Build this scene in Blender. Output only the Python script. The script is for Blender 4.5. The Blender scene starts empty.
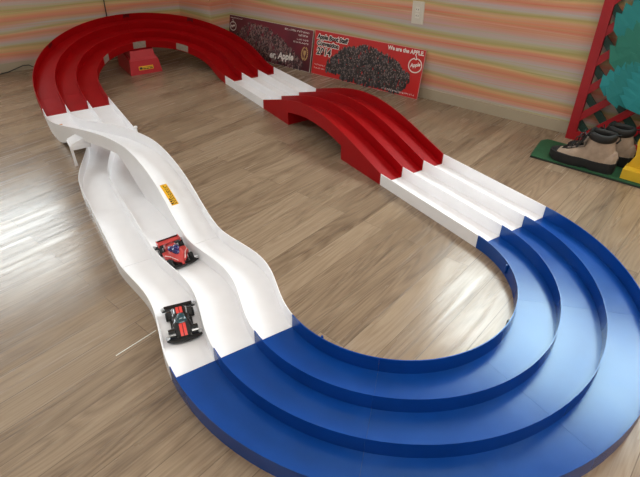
import bpy, bmesh, math, random
from mathutils import Vector, Matrix
from math import sin, cos, pi, radians, sqrt, atan2

random.seed(7)
SC = bpy.context.scene
COL = SC.collection

# ------------------------------------------------------------------ camera
cam_d = bpy.data.cameras.new('camera')
cam = bpy.data.objects.new('camera', cam_d)
COL.objects.link(cam)
cam_d.sensor_fit = 'HORIZONTAL'
cam_d.sensor_width = 36.0
cam_d.lens = 508.84 / 640 * 36.0
cam_d.clip_start = 0.02
RX = Vector((0.8482, -0.5296, -0.0091)); UX = Vector((0.3058, 0.4756, 0.8248)); FX = Vector((0.4325, 0.7023, -0.5654))
M = Matrix((RX, UX, -FX)).transposed().to_4x4()
M.translation = Vector((-0.8447, -0.9338, 1.0227))
cam.matrix_world = M
SC.camera = cam

# ------------------------------------------------------------------ world, exposure, lights
w = bpy.data.worlds.new('sky'); SC.world = w; w.use_nodes = True
bg = w.node_tree.nodes['Background']
bg.inputs[0].default_value = (0.85, 0.92, 1.0, 1); bg.inputs[1].default_value = 3.0
SC.view_settings.view_transform = 'Standard'
SC.view_settings.look = 'None'
SC.view_settings.gamma = 1.0
SC.view_settings.use_curve_mapping = False
SC.view_settings.exposure = 0.0

E_ = Vector((0.2873, -0.9578, 0))       # along the right-hand wall, towards the camera end
N_ = Vector((-0.9578, -0.2873, 0))      # from that wall into the room
P0 = Vector((1.28, 1.12, 0))
CEIL = 2.4


def WP(s, d=0.0, z=0.0):                # a point s along the right wall, d into the room
    v = P0 + E_ * s + N_ * d
    return Vector((v.x, v.y, z))


def area_light(name, loc, direction, sx, sy, power, color=(1, 1, 1), up='Y'):
    d = bpy.data.lights.new(name, 'AREA'); d.shape = 'RECTANGLE'; d.size = sx; d.size_y = sy
    d.energy = power; d.color = color
    o = bpy.data.objects.new(name, d); COL.objects.link(o)
    o.location = loc
    o.rotation_euler = Vector(direction).to_track_quat('-Z', up).to_euler()
    return o


WIN1 = (0.10, 1.62, 0.98, 1.86)         # s0, s1, z0, z1 : window in the right wall
BA = Vector((0.45, 3.19, 0)); BB = Vector((-4.09, 3.36, 0))   # back wall ends
WIN2 = (-2.35, -0.72, 0.93, 1.85)       # x0, x1, z0, z1 : window in the back wall
c1 = WP((WIN1[0] + WIN1[1]) / 2, -0.16, (WIN1[2] + WIN1[3]) / 2)
area_light('window_daylight', c1, N_ + Vector((0, 0, -0.15)), WIN1[1] - WIN1[0], WIN1[3] - WIN1[2], 72, (0.90, 0.98, 1.0), 'Y')
c2 = Vector(((WIN2[0] + WIN2[1]) / 2, 3.46, (WIN2[2] + WIN2[3]) / 2))
area_light('back_window_daylight', c2, (0, -1, -0.1), WIN2[1] - WIN2[0], WIN2[3] - WIN2[2], 48, (0.93, 0.97, 1.0), 'Y')
FILL_LAMPS = [(-0.9, -1.15), (0.75, -1.35)]  # unseen ceiling lamps, added to fill the near end with light
for lx, ly in FILL_LAMPS:
    area_light('fill_lamp_glow', (lx, ly, CEIL - 0.075), (0, 0, -1), 1.15, 0.26, 17, (1.0, 0.96, 0.90))


# ------------------------------------------------------------------ materials
def lin(c):
    r = []
    for v in c[:3]:
        v /= 255.0
        r.append(v / 12.92 if v <= 0.04045 else ((v + 0.055) / 1.055) ** 2.4)
    return (*r, 1.0)


MATS = {}


def mat(name, rgb=(200, 200, 200), rough=0.5, metal=0.0, noise=0.0, nscale=30.0, bump=0.0, bscale=200.0, coat=0.0,
        emit=None, spec=None, trans=0.0, rvar=0.0, tint=None):
    if name in MATS: return MATS[name]
    m = bpy.data.materials.new(name); m.use_nodes = True
    nt = m.node_tree; b = nt.nodes['Principled BSDF']
    c = lin(rgb)
    b.inputs['Base Color'].default_value = c
    b.inputs['Roughness'].default_value = rough
    b.inputs['Metallic'].default_value = metal
    b.inputs['Coat Weight'].default_value = coat
    if spec is not None: b.inputs['Specular IOR Level'].default_value = spec
    if tint: b.inputs['Specular Tint'].default_value = tint
    if trans: b.inputs['Transmission Weight'].default_value = trans
    tc = nt.nodes.new('ShaderNodeTexCoord')
    if noise or rvar:
        n = nt.nodes.new('ShaderNodeTexNoise'); n.inputs['Scale'].default_value = nscale; n.inputs['Detail'].default_value = 4
        nt.links.new(tc.outputs['Object'], n.inputs['Vector'])
    if noise:
        r = nt.nodes.new('ShaderNodeValToRGB')
        r.color_ramp.elements[0].position = 0.3; r.color_ramp.elements[1].position = 0.7
        r.color_ramp.elements[0].color = tuple(max(0, x * (1 - noise)) for x in c[:3]) + (1,)
        r.color_ramp.elements[1].color = tuple(min(1, x * (1 + noise)) for x in c[:3]) + (1,)
        nt.links.new(n.outputs['Fac'], r.inputs['Fac'])
        nt.links.new(r.outputs['Color'], b.inputs['Base Color'])
    if rvar:
        mr = nt.nodes.new('ShaderNodeMapRange')
        mr.inputs['To Min'].default_value = rough - rvar; mr.inputs['To Max'].default_value = rough + rvar
        nt.links.new(n.outputs['Fac'], mr.inputs['Value'])
        nt.links.new(mr.outputs['Result'], b.inputs['Roughness'])
    if bump:
        nb = nt.nodes.new('ShaderNodeTexNoise'); nb.inputs['Scale'].default_value = bscale
        nt.links.new(tc.outputs['Object'], nb.inputs['Vector'])
        bp = nt.nodes.new('ShaderNodeBump'); bp.inputs['Strength'].default_value = bump; bp.inputs['Distance'].default_value = 0.002
        nt.links.new(nb.outputs['Fac'], bp.inputs['Height']); nt.links.new(bp.outputs['Normal'], b.inputs['Normal'])
    if emit:
        b.inputs['Emission Color'].default_value = c; b.inputs['Emission Strength'].default_value = emit
    MATS[name] = m
    return m


def ramp(nt, stops, interp='LINEAR'):
    r = nt.nodes.new('ShaderNodeValToRGB'); cr = r.color_ramp; cr.interpolation = interp
    while len(cr.elements) < len(stops): cr.elements.new(0.5)
    for e, (p, c) in zip(cr.elements, stops):
        e.position = p; e.color = lin(c)
    return r


def math_node(nt, op, a=None, b=None):
    n = nt.nodes.new('ShaderNodeMath'); n.operation = op
    for i, v in enumerate((a, b)):
        if v is None: continue
        if isinstance(v, (int, float)): n.inputs[i].default_value = v
        else: nt.links.new(v, n.inputs[i])
    return n.outputs[0]


def wood_floor():
    m = bpy.data.materials.new('wood_plank_floor'); m.use_nodes = True
    nt = m.node_tree; L = nt.links; b = nt.nodes['Principled BSDF']
    tc = nt.nodes.new('ShaderNodeTexCoord')
    mp = nt.nodes.new('ShaderNodeMapping'); mp.vector_type = 'POINT'
    mp.inputs['Rotation'].default_value = (0, 0, -radians(16.9))
    mp.inputs['Location'].default_value = (0.31, -0.035, 0)
    L.new(tc.outputs['Object'], mp.inputs['Vector'])
    br = nt.nodes.new('ShaderNodeTexBrick')
    br.offset = 0.37; br.offset_frequency = 2
    br.inputs['Scale'].default_value = 1.0
    br.inputs['Brick Width'].default_value = 0.86
    br.inputs['Row Height'].default_value = 0.086
    br.inputs['Mortar Size'].default_value = 0.0011
    br.inputs['Mortar Smooth'].default_value = 0.2
    br.inputs['Bias'].default_value = 0.0
    br.inputs['Color1'].default_value = (0, 0, 0, 1); br.inputs['Color2'].default_value = (1, 1, 1, 1)
    br.inputs['Mortar'].default_value = (0.5, 0.5, 0.5, 1)
    L.new(mp.outputs['Vector'], br.inputs['Vector'])
    # per plank offset so that the grain does not run through the joints
    sep = nt.nodes.new('ShaderNodeSeparateColor'); L.new(br.outputs['Color'], sep.inputs[0])
    rnd = sep.outputs[0]
    sx = nt.nodes.new('ShaderNodeSeparateXYZ'); L.new(mp.outputs['Vector'], sx.inputs[0])
    cx = nt.nodes.new('ShaderNodeCombineXYZ')
    L.new(math_node(nt, 'MULTIPLY_ADD', sx.outputs[0], 1.0), cx.inputs[0])
    L.new(sx.outputs[1], cx.inputs[1]); L.new(math_node(nt, 'MULTIPLY', rnd, 9.0), cx.inputs[2])

    def stretched(sx_, sy_, detail, dist=0.0):
        v = nt.nodes.new('ShaderNodeVectorMath'); v.operation = 'MULTIPLY'
        v.inputs[1].default_value = (sx_, sy_, 1); L.new(cx.outputs[0], v.inputs[0])
        n = nt.nodes.new('ShaderNodeTexNoise'); n.inputs['Scale'].default_value = 1.0
        n.inputs['Detail'].default_value = detail; n.inputs['Distortion'].default_value = dist
        L.new(v.outputs[0], n.inputs['Vector'])
        return n.outputs['Fac']
    coarse = stretched(2.6, 40.0, 5, 0.5)
    fine = stretched(11.0, 260.0, 4, 0.2)
    blot = stretched(1.3, 7.0, 3, 0.6)
    # cathedral figure: contour lines of a soft stretched noise
    fig = stretched(1.3, 11.0, 1.0, 0.25)
    rings = math_node(nt, 'PINGPONG', math_node(nt, 'MULTIPLY', fig, 14.0), 0.5)
    rings = math_node(nt, 'MULTIPLY', rings, 2.0)
    s = math_node(nt, 'ADD', math_node(nt, 'MULTIPLY', coarse, 0.30), math_node(nt, 'MULTIPLY', fine, 0.30))
    s = math_node(nt, 'ADD', s, math_node(nt, 'MULTIPLY', blot, 0.22))
    s = math_node(nt, 'ADD', s, math_node(nt, 'MULTIPLY', rings, 0.13))
    s = math_node(nt, 'ADD', s, math_node(nt, 'MULTIPLY', math_node(nt, 'SUBTRACT', rnd, 0.5), 0.20))
    r = ramp(nt, [(0.24, (98, 79, 64)), (0.38, (130, 109, 89)), (0.52, (148, 126, 104)), (0.66, (160, 139, 117)), (0.82, (170, 150, 128))])
    L.new(s, r.inputs['Fac'])
    mx = nt.nodes.new('ShaderNodeMix'); mx.data_type = 'RGBA'
    mx.inputs[7].default_value = lin((88, 72, 58))
    L.new(math_node(nt, 'MULTIPLY', br.outputs['Fac'], 0.65), mx.inputs[0])
    L.new(r.outputs['Color'], mx.inputs[6])
    L.new(mx.outputs[2], b.inputs['Base Color'])
    rr = nt.nodes.new('ShaderNodeMapRange'); rr.inputs['From Min'].default_value = 0.35; rr.inputs['From Max'].default_value = 0.65
    rr.inputs['To Min'].default_value = 0.30; rr.inputs['To Max'].default_value = 0.17
    L.new(coarse, rr.inputs['Value']); L.new(rr.outputs[0], b.inputs['Roughness'])
    bp = nt.nodes.new('ShaderNodeBump'); bp.inputs['Strength'].default_value = 0.16; bp.inputs['Distance'].default_value = 0.0012
    h = math_node(nt, 'SUBTRACT', math_node(nt, 'ADD', math_node(nt, 'MULTIPLY', fine, 0.7), math_node(nt, 'MULTIPLY', coarse, 0.5)),
                  math_node(nt, 'MULTIPLY', br.outputs['Fac'], 0.6))
    L.new(h, bp.inputs['Height']); L.new(bp.outputs['Normal'], b.inputs['Normal'])
    return m


def wallpaper():
    m = bpy.data.materials.new('watercolour_striped_wallpaper'); m.use_nodes = True
    nt = m.node_tree; L = nt.links; b = nt.nodes['Principled BSDF']
    tc = nt.nodes.new('ShaderNodeTexCoord')

    def nz(sx_, sz_, detail, off, rough=0.5):
        mp = nt.nodes.new('ShaderNodeMapping'); mp.inputs['Scale'].default_value = (sx_, sx_, sz_)
        mp.inputs['Location'].default_value = (off, off * 0.7, off * 1.3)
        L.new(tc.outputs['Object'], mp.inputs['Vector'])
        n = nt.nodes.new('ShaderNodeTexNoise'); n.inputs['Scale'].default_value = 1.0
        n.inputs['Detail'].default_value = detail; n.inputs['Roughness'].default_value = rough
        L.new(mp.outputs['Vector'], n.inputs['Vector'])
        return n.outputs['Fac']
    sx = nt.nodes.new('ShaderNodeSeparateXYZ'); L.new(tc.outputs['Object'], sx.inputs[0])
    warp = math_node(nt, 'MULTIPLY', math_node(nt, 'SUBTRACT', nz(0.55, 5.0, 2, 3.1), 0.5), 0.55)
    hue = math_node(nt, 'FRACT', math_node(nt, 'ADD', math_node(nt, 'MULTIPLY', sx.outputs[2], 8.8), math_node(nt, 'MULTIPLY', warp, 3.0)))
    r = ramp(nt, [(0.0, (212, 120, 98)), (0.12, (218, 138, 102)), (0.24, (212, 170, 120)), (0.36, (168, 158, 92)), (0.46, (178, 176, 136)),
                  (0.56, (184, 180, 172)), (0.66, (188, 172, 174)), (0.78, (206, 152, 146)), (0.9, (212, 140, 116)), (1.0, (205, 118, 92))])
    L.new(hue, r.inputs['Fac'])
    streak = nz(0.4, 130.0, 4, 9.4, 0.65)
    r2 = ramp(nt, [(0.3, (190, 178, 166)), (0.45, (206, 150, 130)), (0.55, (178, 168, 110)), (0.7, (220, 196, 170))]); L.new(nz(0.35, 55.0, 2, 17.0), r2.inputs['Fac'])
    mx = nt.nodes.new('ShaderNodeMix'); mx.data_type = 'RGBA'
    mr = nt.nodes.new('ShaderNodeMapRange'); mr.inputs['From Min'].default_value = 0.38; mr.inputs['From Max'].default_value = 0.68
    mr.inputs['To Min'].default_value = 0.0; mr.inputs['To Max'].default_value = 0.7
    L.new(streak, mr.inputs['Value'])
    L.new(mr.outputs[0], mx.inputs[0]); L.new(r.outputs['Color'], mx.inputs[6]); L.new(r2.outputs['Color'], mx.inputs[7])
    L.new(mx.outputs[2], b.inputs['Base Color'])
    b.inputs['Roughness'].default_value = 0.6
    return m


FLOOR = wood_floor()
PAPER = wallpaper()
WHITE = mat('white_track_plastic', (247, 244, 246), 0.36, noise=0.02, nscale=14)
RED = mat('red_track_plastic', (158, 3, 10), 0.48, spec=0.2, noise=0.06, nscale=10, rvar=0.05)
BLUE = mat('blue_track_plastic', (12, 66, 146), 0.23, noise=0.09, nscale=9, rvar=0.05, bump=0.03, bscale=30, tint=(0.62, 0.9, 1.0, 1))
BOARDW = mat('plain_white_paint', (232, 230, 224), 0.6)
BASEB = mat('grey_beige_skirting', (176, 162, 140), 0.5)
ALU = mat('window_aluminium', (190, 192, 194), 0.35, 0.8)
BLACK = mat('black_plastic', (20, 20, 22), 0.35)
RUBBER = mat('black_rubber', (24, 24, 25), 0.75, noise=0.2, nscale=60)
SILVER = mat('silver_plastic', (205, 205, 208), 0.3, 0.7)
TAPE = mat('silver_grey_tape', (170, 160, 150), 0.45, 0.3, noise=0.15, nscale=80)
YEL = mat('yellow_sticker_print', (235, 175, 20), 0.4)
INK = mat('dark_print', (48, 36, 24), 0.5)
CARRED = mat('red_car_shell', (200, 70, 68), 0.3, coat=0.5)
CARBLK = mat('black_car_shell', (20, 20, 24), 0.18, coat=0.6)
CARBLU = mat('dark_blue_canopy', (26, 24, 92), 0.2, coat=0.6)
CARTEAL = mat('smoky_teal_windscreen', (38, 70, 80), 0.12, coat=0.6)
STRIPE = mat('coral_stripe_print', (232, 72, 66), 0.3)


# ------------------------------------------------------------------ mesh helpers
def mesh_obj(name, verts, faces, m, parent=None, smooth=False, loc=None):
    me = bpy.data.meshes.new(name)
    me.from_pydata([tuple(v) for v in verts], [], faces)
    bm = bmesh.new(); bm.from_mesh(me); bmesh.ops.recalc_face_normals(bm, faces=bm.faces); bm.to_mesh(me); bm.free()
    if smooth:
        for p in me.polygons: p.use_smooth = True
    me.materials.append(m)
    o = bpy.data.objects.new(name, me); COL.objects.link(o)
    if loc: o.location = loc
    if parent: o.parent = parent
    return o


def empty(name, label, cat, loc=(0, 0, 0), rz=0.0, group=None):
    o = bpy.data.objects.new(name, None); COL.objects.link(o)
    o.location = loc; o.rotation_euler = (0, 0, rz); o.empty_display_size = 0.05
    return tag(o, label, cat, group)


def tag(o, label, cat, group=None):
    o['label'] = label; o['category'] = cat
    if group: o['group'] = group
    return o


def struct(o):
    o['kind'] = 'structure'
    return o


def sharp(o, deg=35):
    me = o.data
    for p in me.polygons: p.use_smooth = True
    bm = bmesh.new(); bm.from_mesh(me)
    for e in bm.edges:
        if len(e.link_faces) == 2 and e.calc_face_angle(0) > radians(deg): e.smooth = False
    bm.to_mesh(me); bm.free()
    return o


class MB:
    """collects shapes into one mesh"""
    def __init__(s): s.v = []; s.f = []

    def add(s, vs, fs):
        k = len(s.v); s.v += [Vector(v) for v in vs]; s.f += [tuple(i + k for i in f) for f in fs]
        return s

    def box(s, a, b, T=None):
        x0, y0, z0 = a; x1, y1, z1 = b
        vs = [Vector(p) for p in ((x0, y0, z0), (x1, y0, z0), (x1, y1, z0), (x0, y1, z0), (x0, y0, z1), (x1, y0, z1), (x1, y1, z1), (x0, y1, z1))]
        if T: vs = [T(v) for v in vs]
        return s.add(vs, [(0, 3, 2, 1), (4, 5, 6, 7), (0, 1, 5, 4), (1, 2, 6, 5), (2, 3, 7, 6), (3, 0, 4, 7)])

    def prism(s, poly, z0, z1, T=None):
        n = len(poly)
        vs = [Vector((p[0], p[1], z0)) for p in poly] + [Vector((p[0], p[1], z1)) for p in poly]
        if T: vs = [T(v) for v in vs]
        fs = [tuple(range(n - 1, -1, -1)), tuple(range(n, 2 * n))] + [(i, (i + 1) % n, n + (i + 1) % n, n + i) for i in range(n)]
        return s.add(vs, fs)

    def rings(s, rings, cap=True):
        n = len(rings[0]); vs = [p for r in rings for p in r]; fs = []
        for i in range(len(rings) - 1):
            for j in range(n):
                fs.append((i * n + j, i * n + (j + 1) % n, (i + 1) * n + (j + 1) % n, (i + 1) * n + j))
        if cap:
            fs.append(tuple(range(n - 1, -1, -1))); fs.append(tuple((len(rings) - 1) * n + j for j in range(n)))
        return s.add(vs, fs)

    def tube(s, pts, r, n=8):
        pts = [Vector(p) for p in pts]; rs = []
        up = Vector((0, 0, 1))
        for i, p in enumerate(pts):
            d = (pts[min(i + 1, len(pts) - 1)] - pts[max(i - 1, 0)]).normalized()
            a = d.cross(up)
            if a.length < 1e-3: a = d.cross(Vector((1, 0, 0)))
            a.normalize(); b = a.cross(d)
            rad = r[i] if isinstance(r, (list, tuple)) else r
            rs.append([p + (a * cos(2 * pi * k / n) + b * sin(2 * pi * k / n)) * rad for k in range(n)])
        return s.rings(rs)

    def lathe(s, prof, axis='Z', c=(0, 0, 0), n=20):
        c = Vector(c); rs = []
        for rad, h in prof:
            ring = []
            for k in range(n):
                a = 2 * pi * k / n; x, y = rad * cos(a), rad * sin(a)
                ring.append(c + (Vector((x, y, h)) if axis == 'Z' else Vector((h, x, y)) if axis == 'X' else Vector((x, h, y))))
            rs.append(ring)
        return s.rings(rs)

    def ball(s, c, rx, ry, rz, nu=14, nv=8):
        return s.rings([[Vector((c[0] + rx * sin(pi * (i + .02) / (nv + .04)) * cos(2 * pi * j / nu), c[1] + ry * sin(pi * (i + .02) / (nv + .04)) * sin(2 * pi * j / nu),
                         c[2] - rz * cos(pi * (i + .02) / (nv + .04)))) for j in range(nu)] for i in range(nv + 1)])

    def build(s, name, m, parent=None, smooth=None):
        o = mesh_obj(name, s.v, s.f, m, parent)
        if smooth: sharp(o, smooth)
        return o


def sweep(name, fn, n, profile, m, parent, smooth=30):
    """profile: list of (lat, h) or function(i)->list; fn(i, lat, h) -> Vector"""
    rs = []
    for i in range(n):
        pr = profile(i) if callable(profile) else profile
        rs.append([fn(i, a, b) for a, b in pr])
    o = mesh_obj(name, *MB_rings(rs), m, parent)
    return sharp(o, smooth)


def MB_rings(rs):
    mb = MB().rings(rs)
    return mb.v, mb.f


def text_mesh(name, body, size, m, parent, T, extrude=0.0004, shear=0.0, bold=0.0, spacing=1.0, align='LEFT'):
    """flat lettering turned into a mesh; T maps (u, v, w) in the sign's plane to space"""
    c = bpy.data.curves.new(name, 'FONT'); c.body = body; c.size = size; c.extrude = extrude; c.shear = shear; c.offset = bold
    c.space_character = spacing; c.align_x = align; c.resolution_u = 3
    o = bpy.data.objects.new(name, c); COL.objects.link(o)
    dg = bpy.context.evaluated_depsgraph_get()
    me = bpy.data.meshes.new_from_object(o.evaluated_get(dg))
    bpy.data.objects.remove(o); bpy.data.curves.remove(c)
    for v in me.vertices: v.co = T(v.co)
    me.materials.clear(); me.materials.append(m)
    r = bpy.data.objects.new(name, me); COL.objects.link(r); r.parent = parent
    return r


# ------------------------------------------------------------------ the room
FR = WP(4.2); FL = WP(4.2, 4.5); PE = Vector((0.751, 2.885, 0)) + N_ * 0.19   # pillar's free edge
PW = Vector((0.751, 2.885, 0)); PI_ = Vector((PE.x - 0.30 * 0.365, PE.y + 0.365, 0))
PI_.y = 3.19 + (0.45 - PI_.x) * 0.037


def flat(name, pts, z0, z1, m): return struct(MB().prism([(p[0], p[1]) for p in pts], z0, z1).build(name, m))


room_poly = [(-4.3, 3.55), (1.1, 3.55), (2.75, -3.1), (-1.9, -4.5)]
flat('floor', room_poly, -0.05, 0.0, FLOOR)
flat('ceiling', room_poly, CEIL, CEIL + 0.05, BOARDW)


def wall(name, a, b, out, m, hole=None, th=0.12):
    """wall from a to b (plan), thickness towards 'out'; hole = (t0, t1, z0, z1) along the wall"""
    a = Vector((a[0], a[1], 0)); b = Vector((b[0], b[1], 0)); d = b - a; ln = d.length; d.normalize(); out = Vector(out).normalized()
    T = lambda v: a + d * v.x + out * v.y + Vector((0, 0, v.z))
    mb = MB()
    if hole:
        t0, t1, z0, z1 = hole
        mb.box((0, 0, 0), (t0, th, CEIL), T); mb.box((t1, 0, 0), (ln, th, CEIL), T)
        mb.box((t0, 0, 0), (t1, th, z0), T); mb.box((t0, 0, z1), (t1, th, CEIL), T)
    else:
        mb.box((0, 0, 0), (ln, th, CEIL), T)
    return struct(mb.build(name, m)), T


def window(name, T, hole, bars):
    t0, t1, z0, z1 = hole
    e = struct(bpy.data.objects.new(name, None)); COL.objects.link(e)
    mb = MB(); f = 0.04
    mb.box((t0, 0.03, z0), (t0 + f, 0.09, z1), T); mb.box((t1 - f, 0.03, z0), (t1, 0.09, z1), T)
    mb.box((t0 + f, 0.03, z0), (t1 - f, 0.09, z0 + f), T); mb.box((t0 + f, 0.03, z1 - f), (t1 - f, 0.09, z1), T)
    for k in range(1, bars):
        x = t0 + (t1 - t0) * k / bars
        mb.box((x - 0.025, 0.035, z0 + f), (x + 0.025, 0.085, z1 - f), T)
    mb.build('window_frame', ALU, e)
    mb2 = MB()
    for k in range(bars):
        xa = t0 + f if k == 0 else t0 + (t1 - t0) * k / bars + 0.025
        xb = t1 - f if k == bars - 1 else t0 + (t1 - t0) * (k + 1) / bars - 0.025
        mb2.box((xa, 0.058, z0 + f), (xb, 0.062, z1 - f), T)
    mb2.build('window_pane', GLASS, e)
    MB().box((t0 - 0.03, -0.03, z0 - 0.025), (t1 + 0.03, 0.0, z0), T).build('window_sill', BOARDW, e)


GLASS = bpy.data.materials.new('clear_window_glass'); GLASS.use_nodes = True
_nt = GLASS.node_tree; _nt.nodes.clear()
_o = _nt.nodes.new('ShaderNodeOutputMaterial'); _t = _nt.nodes.new('ShaderNodeBsdfTransparent'); _g = _nt.nodes.new('ShaderNodeBsdfGlossy')
_x = _nt.nodes.new('ShaderNodeMixShader'); _g.inputs['Roughness'].default_value = 0.02; _x.inputs[0].default_value = 0.06
_t.inputs[0].default_value = (0.96, 0.98, 0.97, 1)
_nt.links.new(_t.outputs[0], _x.inputs[1]); _nt.links.new(_g.outputs[0], _x.inputs[2]); _nt.links.new(_x.outputs[0], _o.inputs[0])

off_s = (PW - P0).dot(E_)
h1 = (WIN1[0] - off_s, WIN1[1] - off_s, WIN1[2], WIN1[3])
_, TR = wall('wall_right', PW, FR, -N_, PAPER, h1)
window('window_1', TR, h1, 3)
h2 = (PI_.x - WIN2[1], PI_.x - WIN2[0], WIN2[2], WIN2[3])
_, TB = wall('wall_back', PI_, BB, (0.037, 1, 0), PAPER, h2)
window('window_2', TB, h2, 2)
wall('wall_front', FR, FL, E_, BOARDW)
wall('wall_left', FL, BB, N_, BOARDW)
struct(MB().prism([(PW.x, PW.y), (PE.x, PE.y), (PI_.x, PI_.y), (PI_.x + 0.1, 3.4), (PW.x + 0.25, 3.3)], 0, CEIL).build('wall_corner', PAPER))
# skirting boards
ln = (FR - PW).length
struct(MB().box((0.0, -0.008, 0), (ln, 0, 0.058), TR).build('baseboard_right', BASEB))
lnb = (BB - PI_).length
struct(MB().box((0.0, -0.008, 0), (lnb, 0, 0.058), TB).build('baseboard_back', BASEB))


def seg_T(a, b, out):
    d = (b - a).normalized()
    return lambda v: a + d * v.x + out * v.y + Vector((0, 0, v.z))


TP = seg_T(PW, PE, -E_)
struct(MB().box((0.0, -0.008, 0), ((PE - PW).length + 0.006, 0, 0.058), TP).build('baseboard_corner', BASEB))

# housings of the added ceiling lamps
for i, (lx, ly) in enumerate(FILL_LAMPS):
    t = empty('fill_ceiling_light', ('unseen long white ceiling light added as fill, nearer the left side of the room', 'unseen long white ceiling light added as fill, nearer the right side of the room')[i], 'light', (lx, ly, CEIL - 0.07), 0, 'added ceiling lights')
    MB().box((-0.62, -0.15, 0), (0.62, 0.15, 0.07)).build('housing', BOARDW, t)
    MB().box((-0.60, -0.13, -0.002), (0.60, 0.13, 0)).build('diffuser', mat('fill_lamp_diffuser', (255, 248, 235), 0.5, emit=2.0), t)

# ------------------------------------------------------------------ the track
LW = 0.1165; R0 = 0.3628; WH = 0.0498
LATS = [R0 + LW * k for k in range(4)]
TH = 0.0035                              # thickness of the lane sheet


def wall_profile(lat, h=WH, bottom=-0.0):
    return [(lat - 0.0030, bottom), (lat + 0.0030, bottom), (lat + 0.0013, h), (lat - 0.0013, h)]


def bed_profile(a, b, n=1, h0=0.0, h1=TH):
    lo = [(a + (b - a) * k / n, h0) for k in range(n + 1)]; hi = [(a + (b - a) * k / n, h1) for k in range(n, -1, -1)]
    return lo + hi


def section(name, label, fn, n, m, group, base, cat='track', bottom=0.0, wall_bottom=None):
    e = empty(name, label, cat, base, 0, group)
    inv = Vector(base)
    f = lambda i, a, b: fn(i, a, b) - inv
    sweep('lane_bed', f, n, bed_profile(LATS[0], LATS[3], 6, bottom, bottom + TH), m, e)
    for k, lat in enumerate(LATS):
        nm = 'side_wall' if k in (0, 3) else 'lane_divider'
        wb = wall_bottom if (wall_bottom and k in (0, 3)) else None
        if wb:
            sweep(nm, f, n, (lambda i, lat=lat: wall_profile(lat, WH, wb(i))), m, e)
        else:
            sweep(nm, f, n, wall_profile(lat, WH, bottom), m, e)
    return e


def run_fn(y0, y1, n, side, zf=lambda y: 0.0, off=lambda y, lat: 0.0):
    g = 0.0006
    ys = [y0 + g + (y1 - y0 - 2 * g) * i / (n - 1) for i in range(n)]
    return lambda i, a, b: Vector((side * a + off(ys[i], a), ys[i], zf(ys[i]) + b))


GR = 'sections of the race track'
section('straight_track_section', 'white three-lane straight between the red bridge and the blue curve', run_fn(0, 0.54, 2, 1), 2, WHITE, GR, (0.54, 0.27, 0))
section('straight_track_section', 'white three-lane straight between the red bridge and the red bank, before the dark poster', run_fn(1.62, 2.16, 2, 1), 2, WHITE, GR, (0.54, 1.89, 0))

# red hump bridge
BH = 0.115


def bump(y):
    t = min(1, max(0, abs(y - 1.08) / 0.54)); c = cos(pi * t / 2)
    e = 1 - t
    return BH * (c - 0.10 * sin(pi * t) * t * (0.6)) if e > 0 else 0.0


nb = 49
BY = [0.5406 + (1.6194 - 0.5406) * i / (nb - 1) for i in range(nb)]
bf = run_fn(0.54, 1.62, nb, 1, bump)
br = empty('bridge_track_section', 'red humped three-lane bridge piece with an open arch under it', 'track', (0.54, 1.08, 0), 0, GR)
B0 = Vector((0.54, 1.08, 0)); bfl = lambda i, a, b: bf(i, a, b) - B0
sweep('lane_bed', bfl, nb, bed_profile(LATS[0], LATS[3], 6), RED, br)
for k in (1, 2): sweep('lane_divider', bfl, nb, wall_profile(LATS[k]), RED, br)
# side walls: solid down to the floor at both ends, cut by the arch between
y_a, y_b = 0.832, 1.328
yy = sorted(BY + [y_a - 0.0005, y_a + 0.0005, y_b - 0.0005, y_b + 0.0005])


def side_prof(lat):
    def pr(i):
        y = yy[i]; z = bump(y)
        if y < y_a or y > y_b: bot = -z
        else: bot = -0.016
        return wall_profile(lat, WH, bot)
    return pr


sf = lambda i, a, b: Vector((a, yy[i], bump(yy[i]) + b)) - B0
for lat in (LATS[0], LATS[3]): sweep('side_wall', sf, len(yy), side_prof(lat), RED, br, 25)
# legs closing the arch ends inside
MB().box((LATS[0] + 0.003, y_a - 0.004, 0), (LATS[3] - 0.003, y_a, bump(y_a) - 0.002), lambda v: v - B0).build('arch_end_wall', RED, br)
MB().box((LATS[0] + 0.003, y_b, 0), (LATS[3] - 0.003, y_b + 0.004, bump(y_b) - 0.002), lambda v: v - B0).build('arch_end_wall', RED, br)


# blue half circle in four pieces
def arc_fn(c, a0, a1, n, xv, yv, up, gap=0.0004):
    aa = [a0 + gap + (a1 - a0 - 2 * gap) * i / (n - 1) for i in range(n)]
    return lambda i, r, h: c + (xv * cos(aa[i]) + yv * sin(aa[i])) * r + up * h


X3 = Vector((1, 0, 0)); Y3 = Vector((0, 1, 0)); Z3 = Vector((0, 0, 1))
blue_labels = ['blue three-lane curve piece joined to the white straight on the right',
               'blue three-lane curve piece with the brightest window sheen, second from the right-hand straight',
               'blue three-lane curve piece at the near right, second from the wavy white lanes',
               'blue three-lane curve piece joined to the wavy white lanes ahead of the black car']
blue_secs = []
for k in range(4):
    a0, a1 = pi / 4 * k, pi / 4 * (k + 1); am = (a0 + a1) / 2
    blue_secs.append(section('curved_track_section', blue_labels[k], arc_fn(Vector((0, 0, 0)), a0, a1, 15, X3, -Y3, Z3), 15, BLUE, 'blue curve pieces',
            (0.54 * cos(am), -0.54 * sin(am), 0)))
# little joint pegs on the inner wall of the blue curve
def peg(parent, pos, m, r=0.004, h=0.034):
    p = Vector(pos) - parent.location
    MB().lathe([(r * 0.7, 0), (r, 0.004), (r, h - 0.004), (r * 0.7, h)], 'Z', p, 10).build('joint_peg', m, parent, 30)


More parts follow.
